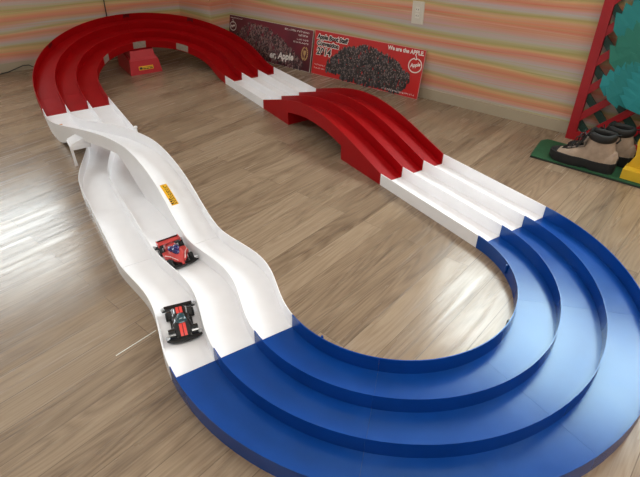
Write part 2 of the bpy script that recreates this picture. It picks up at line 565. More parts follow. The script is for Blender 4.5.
peg(blue_secs[0], (0.357 * cos(radians(27)), -0.357 * sin(radians(27)), 0.012), BLUE)
peg(blue_secs[1], (0.356 * cos(radians(66)), -0.356 * sin(radians(66)), 0.0), BLACK, 0.005, 0.03)
peg(blue_secs[3], (0.358 * cos(radians(161)), -0.358 * sin(radians(161)), 0.018), BLUE)

# red bank: short ramps up to a tilted half circle
LA, TT = 0.205, radians(19.8)
RA = LA / TT; YE = 2.16 + RA * sin(TT); ZE = RA * (1 - cos(TT))


def ramp_fn(side, n):
    g = 0.0006
    ts = [(g + (LA - 2 * g) * i / (n - 1)) / RA for i in range(n)]
    return lambda i, a, b: Vector((side * a, 2.16 + RA * sin(ts[i]) - b * sin(ts[i]), RA * (1 - cos(ts[i])) + b * cos(ts[i])))


section('ramp_track_section', 'red three-lane ramp rising from the white straight into the bank, right side', ramp_fn(1, 9), 9, RED, GR, (0.54, 2.26, 0))
section('ramp_track_section', 'red three-lane ramp rising from the white lane changer into the bank, left side', ramp_fn(-1, 9), 9, RED, GR, (-0.54, 2.26, 0))
CB = Vector((0, YE, ZE)); YB = Vector((0, cos(TT), sin(TT))); UB = Vector((0, -sin(TT), cos(TT)))
red_labels = ['red banked curve piece in front of the dark poster, next to the right ramp',
              'red banked curve piece at the back, right of the support box',
              'red banked curve piece at the back, left of the support box',
              'red banked curve piece at the far left, next to the left ramp']
red_secs = []
for k in range(4):
    a0, a1 = pi / 4 * k, pi / 4 * (k + 1); am = (a0 + a1) / 2
    e = section('banked_track_section', red_labels[k], arc_fn(CB, a0, a1, 15, X3, YB, UB), 15, RED, 'red bank pieces',
                tuple(CB + (X3 * cos(am) + YB * sin(am)) * 0.54))
    red_secs.append(e)


def bank_pt(a, r, h): return CB + (X3 * cos(a) + YB * sin(a)) * r + UB * h


# silver tape over joints on the inner wall, clip shadows painted as dark patches on the outer wall
for deg, k in ((46, 1), (91, 2), (134, 2)):
    e = red_secs[k]; a = radians(deg); da = 0.115 if deg < 120 else 0.075
    rs = []
    for i in range(7):
        aa = a - da + 2 * da * i / 6
        rs.append([bank_pt(aa, LATS[0] - 0.0045, 0.006) - e.location, bank_pt(aa, LATS[0] - 0.0032, 0.006) - e.location,
                   bank_pt(aa, LATS[0] - 0.0016, WH + 0.0015) - e.location, bank_pt(aa, LATS[0] - 0.0028, WH + 0.0015) - e.location])
    mesh_obj('tape_patch', *MB_rings(rs), TAPE, e)
DKRED = mat('dark_red_clip_shadow', (88, 6, 12), 0.4)
for deg, k in ((53, 1), (88.5, 1), (138, 3)):
    e = red_secs[k]; a = radians(deg); da = 0.03
    rs = []
    for i in range(5):
        aa = a - da + 2 * da * i / 4
        rs.append([bank_pt(aa, LATS[3] - 0.0024, 0.018) - e.location, bank_pt(aa, LATS[3] - 0.0010, 0.018) - e.location,
                   bank_pt(aa, LATS[3] - 0.0010, WH - 0.002) - e.location, bank_pt(aa, LATS[3] - 0.0024, WH - 0.002) - e.location])
    mesh_obj('clip_shadow_patch', *MB_rings(rs), DKRED, e)

# support box under the bank
sup = empty('track_support', 'red stepped support box with a yellow sticker under the bank', 'support', (0.0, 2.66, 0))


def frustum(x0, x1, y0, y1, z0, X0, X1, Y0, Y1, z1a, z1b):
    vs = [(x0, y0, z0), (x1, y0, z0), (x1, y1, z0), (x0, y1, z0), (X0, Y0, z1a), (X1, Y0, z1a), (X1, Y1, z1b), (X0, Y1, z1b)]
    return vs, [(0, 3, 2, 1), (4, 5, 6, 7), (0, 1, 5, 4), (1, 2, 6, 5), (2, 3, 7, 6), (3, 0, 4, 7)]


SUPR = mat('red_support_plastic', (186, 14, 30), 0.4)
mb = MB(); mb.add(*frustum(-0.107, 0.107, 0.0, 0.34, 0, -0.096, 0.096, 0.016, 0.33, 0.088, 0.15)); mb.build('lower_tier', SUPR, sup)
mb = MB(); mb.add(*frustum(-0.094, 0.094, 0.018, 0.33, 0.088, -0.082, 0.082, 0.030, 0.33, 0.108, 0.17))
mb.add(*frustum(-0.082, 0.082, 0.030, 0.33, 0.108, -0.078, 0.078, 0.040, 0.33, 0.1475, 0.252)); mb.build('upper_tier', SUPR, sup)
T = lambda v: Vector((v.x, 0.0035 + (v.z + 0.026) * (0.016 / 0.088) - 0.0042 + v.y, v.z + 0.026))
st = MB().box((-0.046, -0.001, 0), (0.052, 0.0003, 0.024), T).build('sticker', YEL, sup)
st['label'] = 'yellow rectangular sticker with dark print'
mb = MB()
for x0, x1, z0, z1 in ((-0.042, -0.022, 0.005, 0.019), (-0.018, 0.0, 0.004, 0.010), (0.003, 0.02, 0.004, 0.010), (0.024, 0.046, 0.004, 0.010), (-0.018, 0.046, 0.014, 0.0165)):
    mb.box((x0, -0.0016, z0), (x1, -0.001, z1), T)
mb.build('print', INK, st)

# wavy white section
def wave(y, lat):
    k = (lat - R0) / (3 * LW)
    return (0.047 - 0.016 * k) * sin(pi * y / 0.54) ** 2


section('wave_track_section', 'white three-lane piece with wavy lanes where the two cars run, next to the blue curve', run_fn(0, 0.54, 41, -1, off=wave), 41, WHITE, GR, (-0.52, 0.27, 0))


# lane changer
def ss(t):
    t = min(1, max(0, t)); return t * t * (3 - 2 * t)


n = 97
LY = [0.5412 + (2.1588 - 0.5412) * i / (n - 1) for i in range(n)]
low_shift = lambda y: LW * ss((y - 1.11) / 0.51)
ov_shift = lambda y: -2 * LW * ss((y - 0.72) / 1.235)
ov_z = lambda y: 0.145 * min(ss((y - 0.53) / 0.56), 1 - ss((y - 1.09) / 1.07))
lc = empty('lane_changer', 'long white piece whose right lane climbs over the other two lanes to the left', 'track', (-0.54, 1.35, 0), 0, GR)
LB = Vector((-0.54, 1.35, 0))
lowf = lambda i, a, b: Vector((-a + low_shift(LY[i]), LY[i], b)) - LB
ovf = lambda i, a, b: Vector((-a + ov_shift(LY[i]), LY[i], ov_z(LY[i]) + b)) - LB
sweep('lower_lane_bed', lowf, n, bed_profile(LATS[1] + 0.001, LATS[3], 4), WHITE, lc)
iA = max(i for i in range(n) if LY[i] < 1.70)
sweep('lower_side_wall', lowf, iA, wall_profile(LATS[3]), WHITE, lc)
sweep('lane_divider', lowf, n, wall_profile(LATS[2]), WHITE, lc)
iC = min(i for i in range(n) if LY[i] > 0.90)
lowf2 = lambda i, a, b: lowf(i + iC, a, b)
sweep('lower_side_wall', lowf2, n - iC, wall_profile(LATS[1]), WHITE, lc)
sweep('overpass_bed', ovf, n, bed_profile(LATS[0], LATS[1], 2), WHITE, lc)


def skirt(i):
    y = LY[i]; z = ov_z(y)
    if y < 1.12: return -z + (z - 0.006) * max(0.0, (y - 0.95) / 0.17)
    if y > 1.55: return max(-z, -0.006 - (z - 0.006) * (y - 1.55) / 0.21)
    return -0.006
def skirt_r(i):
    return -ov_z(LY[i]) if LY[i] < 0.9 or LY[i] > 1.80 else -0.006


sweep('overpass_wall', ovf, n, lambda i: wall_profile(LATS[1], WH, skirt(i)), WHITE, lc)
sweep('overpass_wall', ovf, n, lambda i: wall_profile(LATS[0], WH, skirt_r(i)), WHITE, lc)
# ribbed bracket and post carrying the overpass
bk = MB()
bx, by, bz = -0.682, 1.455, 0.090
L = lambda v: v - LB
bk.box((bx - 0.005, by - 0.035, bz), (bx + 0.082, by + 0.05, bz + 0.008), L)
bk.box((bx - 0.005, by - 0.037, bz - 0.012), (bx + 0.082, by - 0.033, bz + 0.006), L)
for k in range(6):
    yk = by - 0.03 + k * 0.015
    bk.add([L(Vector(p)) for p in ((bx, yk, bz + 0.008), (bx, yk + 0.005, bz + 0.008), (bx + 0.078, yk + 0.005, bz + 0.008), (bx + 0.078, yk, bz + 0.008), (bx + 0.078, yk, bz + 0.04), (bx + 0.078, yk + 0.005, bz + 0.04),
            (bx, yk, bz + 0.014), (bx, yk + 0.005, bz + 0.014))], [(0, 1, 2, 3), (3, 2, 5, 4), (0, 3, 4, 6), (1, 7, 5, 2), (6, 4, 5, 7), (0, 6, 7, 1)])
bk.build('ribbed_bracket', WHITE, lc)
MB().box((bx - 0.005, by - 0.03, 0), (bx + 0.006, by - 0.016, bz), L).build('bracket_post', WHITE, lc)
MB().box((bx + 0.000, by + 0.03, 0), (bx + 0.010, by + 0.044, bz), L).build('bracket_post', WHITE, lc)
# outer edge peg
pg = Vector((-0.357, 1.60, 0.0)) - LB
MB().lathe([(0.004, 0.0), (0.005, 0.01), (0.005, 0.048), (0.008, 0.050), (0.008, 0.058), (0.004, 0.060)], 'Z', pg, 10).build('joint_peg', WHITE, lc, 30)
# stickers on the overpass lane
def on_over(y, lat, h):
    return Vector((-lat + ov_shift(y), y, ov_z(y) + TH + h)) - LB


def lane_patch(name, lat0, lat1, y0, y1, h, m, parent, skew=0.0, ny=8):
    rs = []
    for i in range(ny + 1):
        y = y0 + (y1 - y0) * i / ny
        rs.append([on_over(y, lat0, h), on_over(y, lat1, h), on_over(y, lat1, h + 0.0004), on_over(y, lat0, h + 0.0004)])
    return mesh_obj(name, *MB_rings(rs), m, parent)


ys = lane_patch('sticker', 0.4275, 0.4535, 0.752, 0.856, 0.0003, YEL, lc)
ys['label'] = 'yellow sticker with dark lines of print'
k_ = 0
mbp = MB()
for lat in (0.4315, 0.4365, 0.4415):
    yA = 0.756
    while yA < 0.844:
        ln_ = random.uniform(0.006, 0.014)
        a = [on_over(yA, lat, 0.0008), on_over(yA, lat + 0.0026, 0.0008), on_over(yA + ln_, lat + 0.0026, 0.0008), on_over(yA + ln_, lat, 0.0008)]
        mbp.add(a, [(0, 1, 2, 3)]); yA += ln_ + 0.003
for j in range(3):
    y0_ = 0.756 + j * 0.011
    mbp.add([on_over(y0_, 0.4455, 0.0008), on_over(y0_, 0.4515, 0.0008), on_over(y0_ + 0.008, 0.4515, 0.0008), on_over(y0_ + 0.008, 0.4455, 0.0008)], [(0, 1, 2, 3)])
mbp.build('print', INK, ys)
os_ = lane_patch('sticker', 0.420, 0.438, 1.935, 1.955, 0.0003, mat('orange_sticker_print', (214, 138, 60), 0.5), lc)
os_['label'] = 'small orange sticker at the far end of the overpass lane'


# ------------------------------------------------------------------ the two toy cars
def dome(name, L0, L1, halfw, height, zb, m, parent, ny=22, nx=16, power=2.6, flat_b=True):
    """shell over a plan: halfw(t), height(t), t 0 at L0 .. 1 at L1 along +Y"""
    vs = []; fs = []
    for i in range(ny + 1):
        t = i / ny; y = L0 + (L1 - L0) * t; hw = halfw(t); hh = height(t)
        for j in range(nx + 1):
            u = -1 + 2 * j / nx
            c = max(0.0, 1 - abs(u) ** power) ** (1 / power)
            vs.append((hw * u, y, zb + (hh - zb) * c))
    W = nx + 1
    for i in range(ny):
        for j in range(nx): fs.append((i * W + j, i * W + j + 1, (i + 1) * W + j + 1, (i + 1) * W + j))
    fs.append(tuple(range(W))); fs.append(tuple(ny * W + j for j in range(W - 1, -1, -1)))
    fs.append(tuple(i * W for i in range(ny + 1))); fs.append(tuple(i * W + nx for i in range(ny, -1, -1)))
    o = mesh_obj(name, vs, fs, m, parent)
    return sharp(o, 40)


def lerp_tab(tab):
    def f(t):
        for (a, va), (b, vb) in zip(tab, tab[1:]):
            if t <= b:
                k = (t - a) / (b - a); k = k * k * (3 - 2 * k); return va + (vb - va) * k
        return tab[-1][1]
    return f


def wheel(parent, x, y, r, wdt, rimm):
    s = 1 if x > 0 else -1
    w_ = MB().lathe([(r * 0.62, -wdt / 2), (r * 0.93, -wdt / 2), (r, -wdt / 2 + 0.0015), (r, wdt / 2 - 0.0015), (r * 0.93, wdt / 2), (r * 0.62, wdt / 2)], 'X', (x, y, r), 22).build('wheel', RUBBER, parent, 40)
    rim = MB()
    xo = x + s * (wdt / 2 - 0.001)
    rim.lathe([(r * 0.64, -0.001), (r * 0.66, 0.0012), (r * 0.52, 0.0012), (r * 0.5, -0.001)], 'X', (xo, y, r), 20)
    rim.lathe([(r * 0.16, -0.003), (r * 0.18, 0.0016), (r * 0.08, 0.0022)] if s > 0 else [(r * 0.08, -0.0022), (r * 0.18, -0.0016), (r * 0.16, 0.003)], 'X', (xo, y, r), 12)
    for k in range(6):
        a = 2 * pi * k / 6
        rim.tube([(xo, y + r * 0.12 * cos(a), r + r * 0.12 * sin(a)), (xo, y + r * 0.56 * cos(a), r + r * 0.56 * sin(a))], 0.0011, 6)
    rim.build('rim', rimm, w_, 40)


def roller(parent, x, y, z, m, r=0.0065):
    ro = MB().lathe([(0.002, -0.003), (r * 0.8, -0.003), (r, -0.002), (r * 0.9, 0.0), (r, 0.002), (r * 0.8, 0.003), (0.002, 0.0034)], 'Z', (x, y, z), 18).build('roller', m, parent, 35)
    MB().lathe([(0.0016, 0.003), (0.0022, 0.005), (0.0012, 0.0062)], 'Z', (x, y, z), 10).build('roller_screw', SILVER, ro)


def chassis(root):
    c = MB()
    c.prism([(-0.018, -0.066), (0.018, -0.066), (0.026, -0.045), (0.026, -0.02), (0.032, -0.012), (0.032, 0.014), (0.025, 0.022), (0.025, 0.046), (0.017, 0.064), (-0.017, 0.064), (-0.025, 0.046), (-0.025, 0.022),
             (-0.032, 0.014), (-0.032, -0.012), (-0.026, -0.02), (-0.026, -0.045)], 0.0065, 0.018)
    c.tube([(-0.036, 0.040, 0.013), (0.036, 0.040, 0.013)], 0.0016); c.tube([(-0.036, -0.040, 0.0135), (0.036, -0.040, 0.0135)], 0.0016)
    c.build('chassis', BLACK, root)


def car_black():
    root = empty('toy_race_car', 'black toy race car with two red stripes and a teal windscreen in the left lane', 'toy car', (-0.627, 0.170, TH), radians(180 - 11), 'toy race cars')
    root.scale = (0.95, 0.95, 0.95)
    chassis(root)
    for sx in (-1, 1):
        wheel(root, sx * 0.036, 0.040, 0.013, 0.011, SILVER); wheel(root, sx * 0.036, -0.040, 0.0135, 0.012, SILVER)
    # wide front bumper swept round the nose
    MB().prism([(-0.05, 0.052), (-0.05, 0.064), (-0.035, 0.074), (-0.012, 0.078), (0.012, 0.078), (0.035, 0.074), (0.05, 0.064), (0.05, 0.052), (0.036, 0.058), (0.015, 0.062), (-0.015, 0.062), (-0.036, 0.058)], 0.010, 0.016).build('front_bumper', BLACK, root)
    MB().prism([(-0.05, -0.076), (0.05, -0.076), (0.05, -0.066), (0.03, -0.062), (-0.03, -0.062), (-0.05, -0.066)], 0.012, 0.016).build('rear_bumper', BLACK, root)
    for sx in (-1, 1):
        roller(root, sx * 0.0465, 0.058, 0.0195, SILVER); roller(root, sx * 0.0465, -0.071, 0.0195, SILVER)
    hw = lerp_tab([(0, 0.022), (0.1, 0.029), (0.34, 0.030), (0.5, 0.026), (0.62, 0.031), (0.78, 0.035), (0.92, 0.032), (1, 0.018)])
    hh = lerp_tab([(0, 0.026), (0.12, 0.031), (0.32, 0.033), (0.55, 0.033), (0.7, 0.029), (0.85, 0.025), (1, 0.016)])
    body = dome('body_shell', -0.066, 0.066, hw, hh, 0.012, CARBLK, root, power=3.0)
    # fenders over the four wheels
    for sx in (-1, 1):
        for yc, r in ((0.042, 0.017), (-0.040, 0.0175)):
            rs = []
            for i in range(11):
                a = radians((-8 if yc > 0 else 15) + (163 if yc > 0 else 150) * i / 10)
                rs.append([Vector((sx * x_, yc + r_ * cos(a) * 1.15, 0.0125 + r_ * sin(a))) for x_, r_ in ((0.023, r), (0.0425 if yc > 0 else 0.036, r), (0.0425 if yc > 0 else 0.036, r - 0.0015), (0.023, r - 0.0015))])
            mesh_obj('fender', *MB_rings(rs), CARBLK, root)
    # windscreen / canopy
    can = dome('windscreen', -0.024, 0.022, lerp_tab([(0, 0.007), (0.3, 0.015), (0.75, 0.018), (1, 0.011)]), lerp_tab([(0, 0.034), (0.35, 0.044), (0.6, 0.043), (1, 0.029)]), 0.027, CARTEAL, root, 16, 12, 2.2)
    # twin stripes on the nose and the tail
    for y0, y1 in ((0.020, 0.061), (-0.062, -0.024)):
        for x0, x1 in ((-0.0095, -0.001), (0.001, 0.0095)):
            rs = []
            for i in range(9):
                y = y0 + (y1 - y0) * i / 8; t = (y + 0.066) / 0.132
                def zt(x): return 0.012 + (hh(t) - 0.012) * max(0, 1 - abs(x / hw(t)) ** 3.0) ** (1 / 3.0)
                rs.append([Vector((x0, y, zt(x0) - 0.0008)), Vector((x1, y, zt(x1) - 0.0008)), Vector((x1, y, zt(x1) + 0.0006)), Vector((x0, y, zt(x0) + 0.0006))])
            s_ = mesh_obj('stripe', *MB_rings(rs), STRIPE, body); s_['label'] = 'coral red stripe'
    # white window lines beside the tail
    for sx in (-1, 1):
        MB().tube([(sx * 0.020, -0.052, 0.0305), (sx * 0.021, -0.036, 0.0335), (sx * 0.0195, -0.018, 0.0335)], 0.0014, 6).build('side_line', SILVER, body)
    wg = MB().prism([(-0.042, -0.070), (0.042, -0.070), (0.042, -0.060), (0.030, -0.057), (-0.030, -0.057), (-0.042, -0.060)], 0.029, 0.0312).build('rear_wing', CARBLK, root)
    for sx in (-1, 1): MB().box((sx * 0.02 - 0.001, -0.066, 0.02), (sx * 0.02 + 0.001, -0.058, 0.0292)).build('wing_strut', CARBLK, wg)
    return root


def car_red():
    root = empty('toy_race_car', 'red toy race car with a dark blue canopy in the middle lane', 'toy car', (-0.532, 0.497, TH), radians(180 + 4), 'toy race cars')
    chassis(root)
    for sx in (-1, 1):
        wheel(root, sx * 0.037, 0.040, 0.0145, 0.011, SILVER); wheel(root, sx * 0.037, -0.040, 0.0150, 0.012, SILVER)
    MB().prism([(-0.052, 0.050), (-0.052, 0.066), (-0.03, 0.072), (0.03, 0.072), (0.052, 0.066), (0.052, 0.050), (0.03, 0.058), (-0.03, 0.058)], 0.010, 0.015).build('front_bumper', BLACK, root)
    MB().prism([(-0.052, -0.078), (0.052, -0.078), (0.052, -0.066), (0.02, -0.062), (-0.02, -0.062), (-0.052, -0.066)], 0.012, 0.016).build('rear_bumper', BLACK, root)
    for sx in (-1, 1):
        roller(root, sx * 0.048, 0.060, 0.0195, SILVER, 0.006); roller(root, sx * 0.048, -0.072, 0.0195, SILVER, 0.006)
    # arrow-shaped body: wide at the tail, a point at the nose
    hw = lerp_tab([(0, 0.020), (0.12, 0.024), (0.34, 0.026), (0.52, 0.030), (0.62, 0.026), (0.8, 0.014), (1, 0.005)])
    hh = lerp_tab([(0, 0.030), (0.3, 0.034), (0.55, 0.031), (0.75, 0.026), (1, 0.019)])
    body = dome('body_shell', -0.064, 0.068, hw, hh, 0.012, CARRED, root, power=2.2)
    for sx in (-1, 1):   # side pods and swept front winglets
        MB().prism([(sx * 0.020, -0.022), (sx * 0.040, -0.018), (sx * 0.041, 0.012), (sx * 0.030, 0.024), (sx * 0.018, 0.026)], 0.014, 0.024).build('side_pod', CARRED, root)
        MB().prism([(sx * 0.008, 0.026), (sx * 0.026, 0.028), (sx * 0.022, 0.046), (sx * 0.006, 0.062)], 0.020, 0.0235).build('front_cowl', CARRED, root)
        l_ = MB().tube([(sx * 0.012, 0.052, 0.0255), (sx * 0.026, 0.020, 0.0265), (sx * 0.038, 0.004, 0.0255)], 0.0012, 6).build('pod_trim', mat('white_trim_print', (240, 228, 226), 0.3), root)
    # two-lobed canopy
    vs = MB()
    vs.ball((-0.0085, -0.014, 0.032), 0.0115, 0.016, 0.0075, 14, 8); vs.ball((0.0085, -0.014, 0.032), 0.0115, 0.016, 0.0075, 14, 8)
    vs.ball((0, 0.002, 0.031), 0.0125, 0.022, 0.0078, 14, 8)
    vs.build('canopy', CARBLU, root, 60)
    wg = MB().prism([(-0.036, -0.068), (0.036, -0.068), (0.036, -0.046), (-0.036, -0.046)], 0.036, 0.0385).build('rear_wing', CARRED, root)
    MB().box((-0.036, -0.069, 0.034), (0.036, -0.066, 0.0425)).build('wing_edge', BLACK, wg)
    for sx in (-1, 1): MB().box((sx * 0.0375 - 0.0015, -0.070, 0.028), (sx * 0.0375 + 0.0015, -0.044, 0.043)).build('wing_end_plate', CARRED, wg)
    for sx in (-1, 1): MB().box((sx * 0.015 - 0.001, -0.062, 0.02), (sx * 0.015 + 0.001, -0.050, 0.0362)).build('wing_strut', CARRED, wg)
    return root


car_black(); car_red()

# ------------------------------------------------------------------ posters leaning on the wall
def poster(name, label, bl, br_, tl, th, m, edge):
    bl = Vector(bl); br_ = Vector(br_); tl = Vector(tl)
    ux = (br_ - bl).normalized(); vy = (tl - bl); vy = (vy - ux * vy.dot(ux)); H = vy.length; vy.normalize(); wz = ux.cross(vy)
    W = (br_ - bl).length
    e = empty(name, label, 'poster', tuple(bl), 0)
    T = lambda v: ux * v[0] + vy * v[1] + wz * v[2]
    MB().box((0, 0, -th), (W, H, 0), T).build('board', edge, e)
    MB().box((0.002, 0.002, 0), (W - 0.002, H - 0.002, 0.0004), T).build('printed_face', m, e)
    return e, T, W, H


def crowd(name, parent, T, n, region, size, seed, tones, skin):
    """a printed crowd: little flat figures, one mesh with several inks"""
    rnd = random.Random(seed)
    vs = []; fs = []; mi = []
    pts = []
    while len(pts) < n:
        x, y = rnd.uniform(0, 1), rnd.uniform(0, 1)
        if region(x, y): pts.append((x, y))
    pts.sort(key=lambda p: -p[1])
    for k, (x, y) in enumerate(pts):
        u, v = x, y
        s = size * rnd.uniform(0.85, 1.2); wv = 0.0006 + 0.0000015 * k
        def poly(pp, mat_i, dz=0.0):
            b = len(vs); vs.extend(T((px, py, wv + dz)) for px, py in pp); fs.append(tuple(range(b, b + len(pp)))); mi.append(mat_i)
        U, V = region.scale(u, v)
        tone = rnd.randrange(len(tones))
        poly([(U - s * .5, V - s * 1.5), (U + s * .5, V - s * 1.5), (U + s * .62, V - s * .1), (U + s * .25, V + s * .12), (U - s * .25, V + s * .12), (U - s * .62, V - s * .1)], tone)
        if rnd.random() < 0.6:
            q = rnd.choice((-1, 1)); poly([(U + q * s * .4, V - s * .2), (U + q * s * .65, V - s * .2), (U + q * s * .75, V + s * .7), (U + q * s * .5, V + s * .7)], tone, 0.0000002)
        poly([(U + s * .27 * cos(2 * pi * j / 6), V + s * .38 + s * .3 * sin(2 * pi * j / 6)) for j in range(6)], len(tones) + (0 if rnd.random() < 0.40 else 1), 0.0000005)
    me = bpy.data.meshes.new(name); me.from_pydata([tuple(v) for v in vs], [], fs)
    for m_ in tones + skin: me.materials.append(m_)
    for p, i in zip(me.polygons, mi): p.material_index = i
    o = bpy.data.objects.new(name, me); COL.objects.link(o); o.parent = parent
    return o


def tiny_print(parent, T, x, y, w_, h, seed):
    """a line of print too small to read: short irregular strokes"""
    rnd = random.Random(seed); mb = MB(); u = x
    while u < x + w_:
        cw = h * rnd.uniform(0.45, 0.8)
        for k in range(rnd.randint(2, 3)):
            if rnd.random() < 0.5: a, b, c, d = u, y + h * rnd.uniform(0, 0.8), cw, h * 0.2
            else: a, b, c, d = u + cw * rnd.uniform(0, 0.75), y, cw * 0.25, h * rnd.uniform(0.7, 1)
            mb.add([T((a, b, 0)), T((a + c, b, 0)), T((a + c, b + d, 0)), T((a, b + d, 0))], [(0, 1, 2, 3)])
        u += cw + h * (0.2 if rnd.random() < 0.85 else 0.7)
    return mb.build('small_print', INKW, parent)


class Reg:
    def __init__(s, f, x0, x1, y0, y1): s.f = f; s.b = (x0, x1, y0, y1)
    def __call__(s, x, y): return s.f(x, y)
    def scale(s, x, y): return s.b[0] + (s.b[1] - s.b[0]) * x, s.b[2] + (s.b[3] - s.b[2]) * y


INKW = mat('white_print', (236, 226, 220), 0.5)
PRED = mat('poster_red_print', (196, 26, 24), 0.4, noise=0.04, nscale=6)
PEDGE = mat('poster_board_edge', (214, 150, 146), 0.5)
tones = [mat('crowd_black', (22, 18, 20), 0.5), mat('crowd_charcoal', (44, 34, 36), 0.5), mat('crowd_brown', (58, 38, 36), 0.5), mat('crowd_slate', (84, 76, 78), 0.5)]
skin = [mat('crowd_skin', (138, 118, 112), 0.5), mat('crowd_hair', (30, 22, 22), 0.5)]

p2, T2, W2, H2 = poster('poster', 'bright red poster of a black-clad crowd with 2014 in white letters, leaning on the wall',
                        tuple(WP(-0.988, 0.064, 0.001)), tuple(WP(-0.155, 0.060, 0.001)), tuple(WP(-0.988, 0.012, 0.270)), 0.006, PRED, PEDGE)


fan_top = [(0.0, 0.30), (0.12, 0.36), (0.2, 0.54), (0.3, 0.78), (0.5, 0.92), (0.65, 0.86), (0.78, 0.74), (0.86, 0.57), (0.93, 0.50), (1.0, 0.46)]


def in_fan(x, y):
    u = 0.155 + 0.765 * x
    top = 0
    for (xa, ya), (xb, yb) in zip(fan_top, fan_top[1:]):
        if xa <= u <= xb: top = ya + (yb - ya) * (u - xa) / (xb - xa)
    low = 0.14 if u < 0.3 else 0.07
    if u > 0.84: low = 0.07 + (u - 0.84) * 3.6
    return low < y < top - 0.05


crowd('printed_crowd', p2, T2, 1300, Reg(in_fan, 0.155 * W2, 0.92 * W2, 0.0, H2), 0.0118, 3, tones, skin)
Tz = lambda dx, dy, dz=0.0012, ang=0.0: (lambda v: T2((dx + v[0] * cos(ang) - v[1] * sin(ang), dy + v[0] * sin(ang) + v[1] * cos(ang), dz + v[2])))
for body, sz, x, y in (('Apple Boot Staff', 0.037, 0.026, 0.226), ('Convention', 0.038, 0.026, 0.186), ('2014', 0.060, 0.030, 0.130)):
    text_mesh('title_outline', body, sz, INKW, p2, Tz(x, y, 0.0010), 0.0001, 0.1, 0.0058)
    text_mesh('title', body, sz, mat('title_ink', (40, 22, 20), 0.5), p2, Tz(x, y, 0.0016), 0.0001, 0.1, 0.0018)
text_mesh('slogan', 'We are the APPLE.', 0.0315, INKW, p2, Tz(0.578, 0.243, 0.0026), 0.0001, 0, 0.0012)
tiny_print(p2, Tz(0, 0, 0.0012), 0.022, 0.060, 0.088, 0.0083, 1)
tiny_print(p2, Tz(0, 0, 0.0012), 0.022, 0.038, 0.088, 0.0083, 2)
tiny_print(p2, Tz(0, 0, 0.0026), 0.58, 0.013, 0.225, 0.0112, 3)


def apple_logo(parent, T, cx, cy, r, m):
    mb = MB(); pts = []
    for i in range(41):
        a = radians(112 + 316 * i / 40 + 0)
        rr = r * (1 + 0.06 * cos(2 * a))
        pts.append((cx + rr * cos(a), cy + rr * sin(a)))
    def stroke(pp, wd):
        for (x0, y0), (x1, y1) in zip(pp, pp[1:]):
            d = Vector((x1 - x0, y1 - y0)); l_ = d.length
            if l_ < 1e-6: continue
            nx, ny = -d.y / l_ * wd, d.x / l_ * wd
            mb.add([T((x0 + nx, y0 + ny, 0.0012)), T((x0 - nx, y0 - ny, 0.0012)), T((x1 - nx, y1 - ny, 0.0012)), T((x1 + nx, y1 + ny, 0.0012))], [(0, 1, 2, 3)])
    stroke(pts, r * 0.075)
    stroke([(cx + r * .05, cy + r * .75), (cx - r * .05, cy + r * 1.2), (cx - r * .25, cy + r * 1.45)], r * .07)
    stroke([(cx - r * .45, cy + r * .95), (cx - r * .1, cy + r * .78), (cx + r * .3, cy + r * .95)], r * .07)
    o = mb.build('apple_emblem', m, parent)
    return o


apple_logo(p2, T2, 0.780, 0.183, 0.041, INKW)
text_mesh('emblem_word', 'Apple', 0.028, INKW, p2, Tz(0.749, 0.169, 0.0012, radians(14)), 0.0001, 0.3, 0.001)

PMAR = bpy.data.materials.new('poster_maroon_print'); PMAR.use_nodes = True
_nt = PMAR.node_tree; _b = _nt.nodes['Principled BSDF']; _b.inputs['Roughness'].default_value = 0.35
_tc = _nt.nodes.new('ShaderNodeTexCoord'); _gr = _nt.nodes.new('ShaderNodeTexNoise'); _gr.inputs['Scale'].default_value = 2.5
_rp = ramp(_nt, [(0.3, (46, 18, 24)), (0.5, (92, 22, 38)), (0.7, (128, 26, 48))])
_nt.links.new(_tc.outputs['Object'], _gr.inputs['Vector']); _nt.links.new(_gr.outputs['Fac'], _rp.inputs['Fac']); _nt.links.new(_rp.outputs['Color'], _b.inputs['Base Color'])
BR1 = WP(-1.003, 0.066, 0.001); BL1 = WP(-1.862, 0.066, 0.001)
p1, T1, W1, H1 = poster('poster', 'dark maroon poster of a crowd with a gold crest, leaning behind the red bank', tuple(BL1), tuple(BR1),
                        tuple(BL1 - N_ * 0.052 + Vector((0, 0, 0.262))), 0.006, PMAR, mat('poster_pale_edge', (206, 196, 190), 0.5))
tones1 = [mat('crowd_dark', (52, 34, 38), 0.5), mat('crowd_maroon', (96, 58, 62), 0.5), mat('crowd_grey', (136, 108, 106), 0.5)]
skin1 = [mat('crowd_tan', (150, 112, 100), 0.5), mat('crowd_dark_hair', (36, 24, 26), 0.5)]


def in_fan1(x, y):
    return y < 0.95 - 0.75 * max(0, (x - 0.42) / 0.58) ** 1.4 and y < 0.5 + 2.6 * x


crowd('printed_crowd', p1, T1, 1000, Reg(in_fan1, 0.11 * W1, 0.92 * W1, 0.05 * H1, 0.92 * H1), 0.0112, 5, tones1, skin1)
T1z = lambda dx, dy, dz=0.0022, ang=0.0: (lambda v: T1((dx + v[0] * cos(ang) - v[1] * sin(ang), dy + v[0] * sin(ang) + v[1] * cos(ang), dz + v[2])))
text_mesh('slogan', 'er, Apple', 0.062, INKW, p1, T1z(0.470, 0.036, 0.0026, radians(4)), 0.0001, 0.2, 0.0020)
tiny_print(p1, T1z(0, 0, 0.0022), 0.03, 0.245, 0.132, 0.009, 4)
tiny_print(p1, T1z(0, 0, 0.0022), 0.60, 0.238, 0.23, 0.0128, 5)
tiny_print(p1, T1z(0, 0, 0.0022), 0.73, 0.216, 0.085, 0.0128, 6)
tiny_print(p1, T1z(0, 0, 0.0022), 0.72, 0.190, 0.096, 0.012, 7)
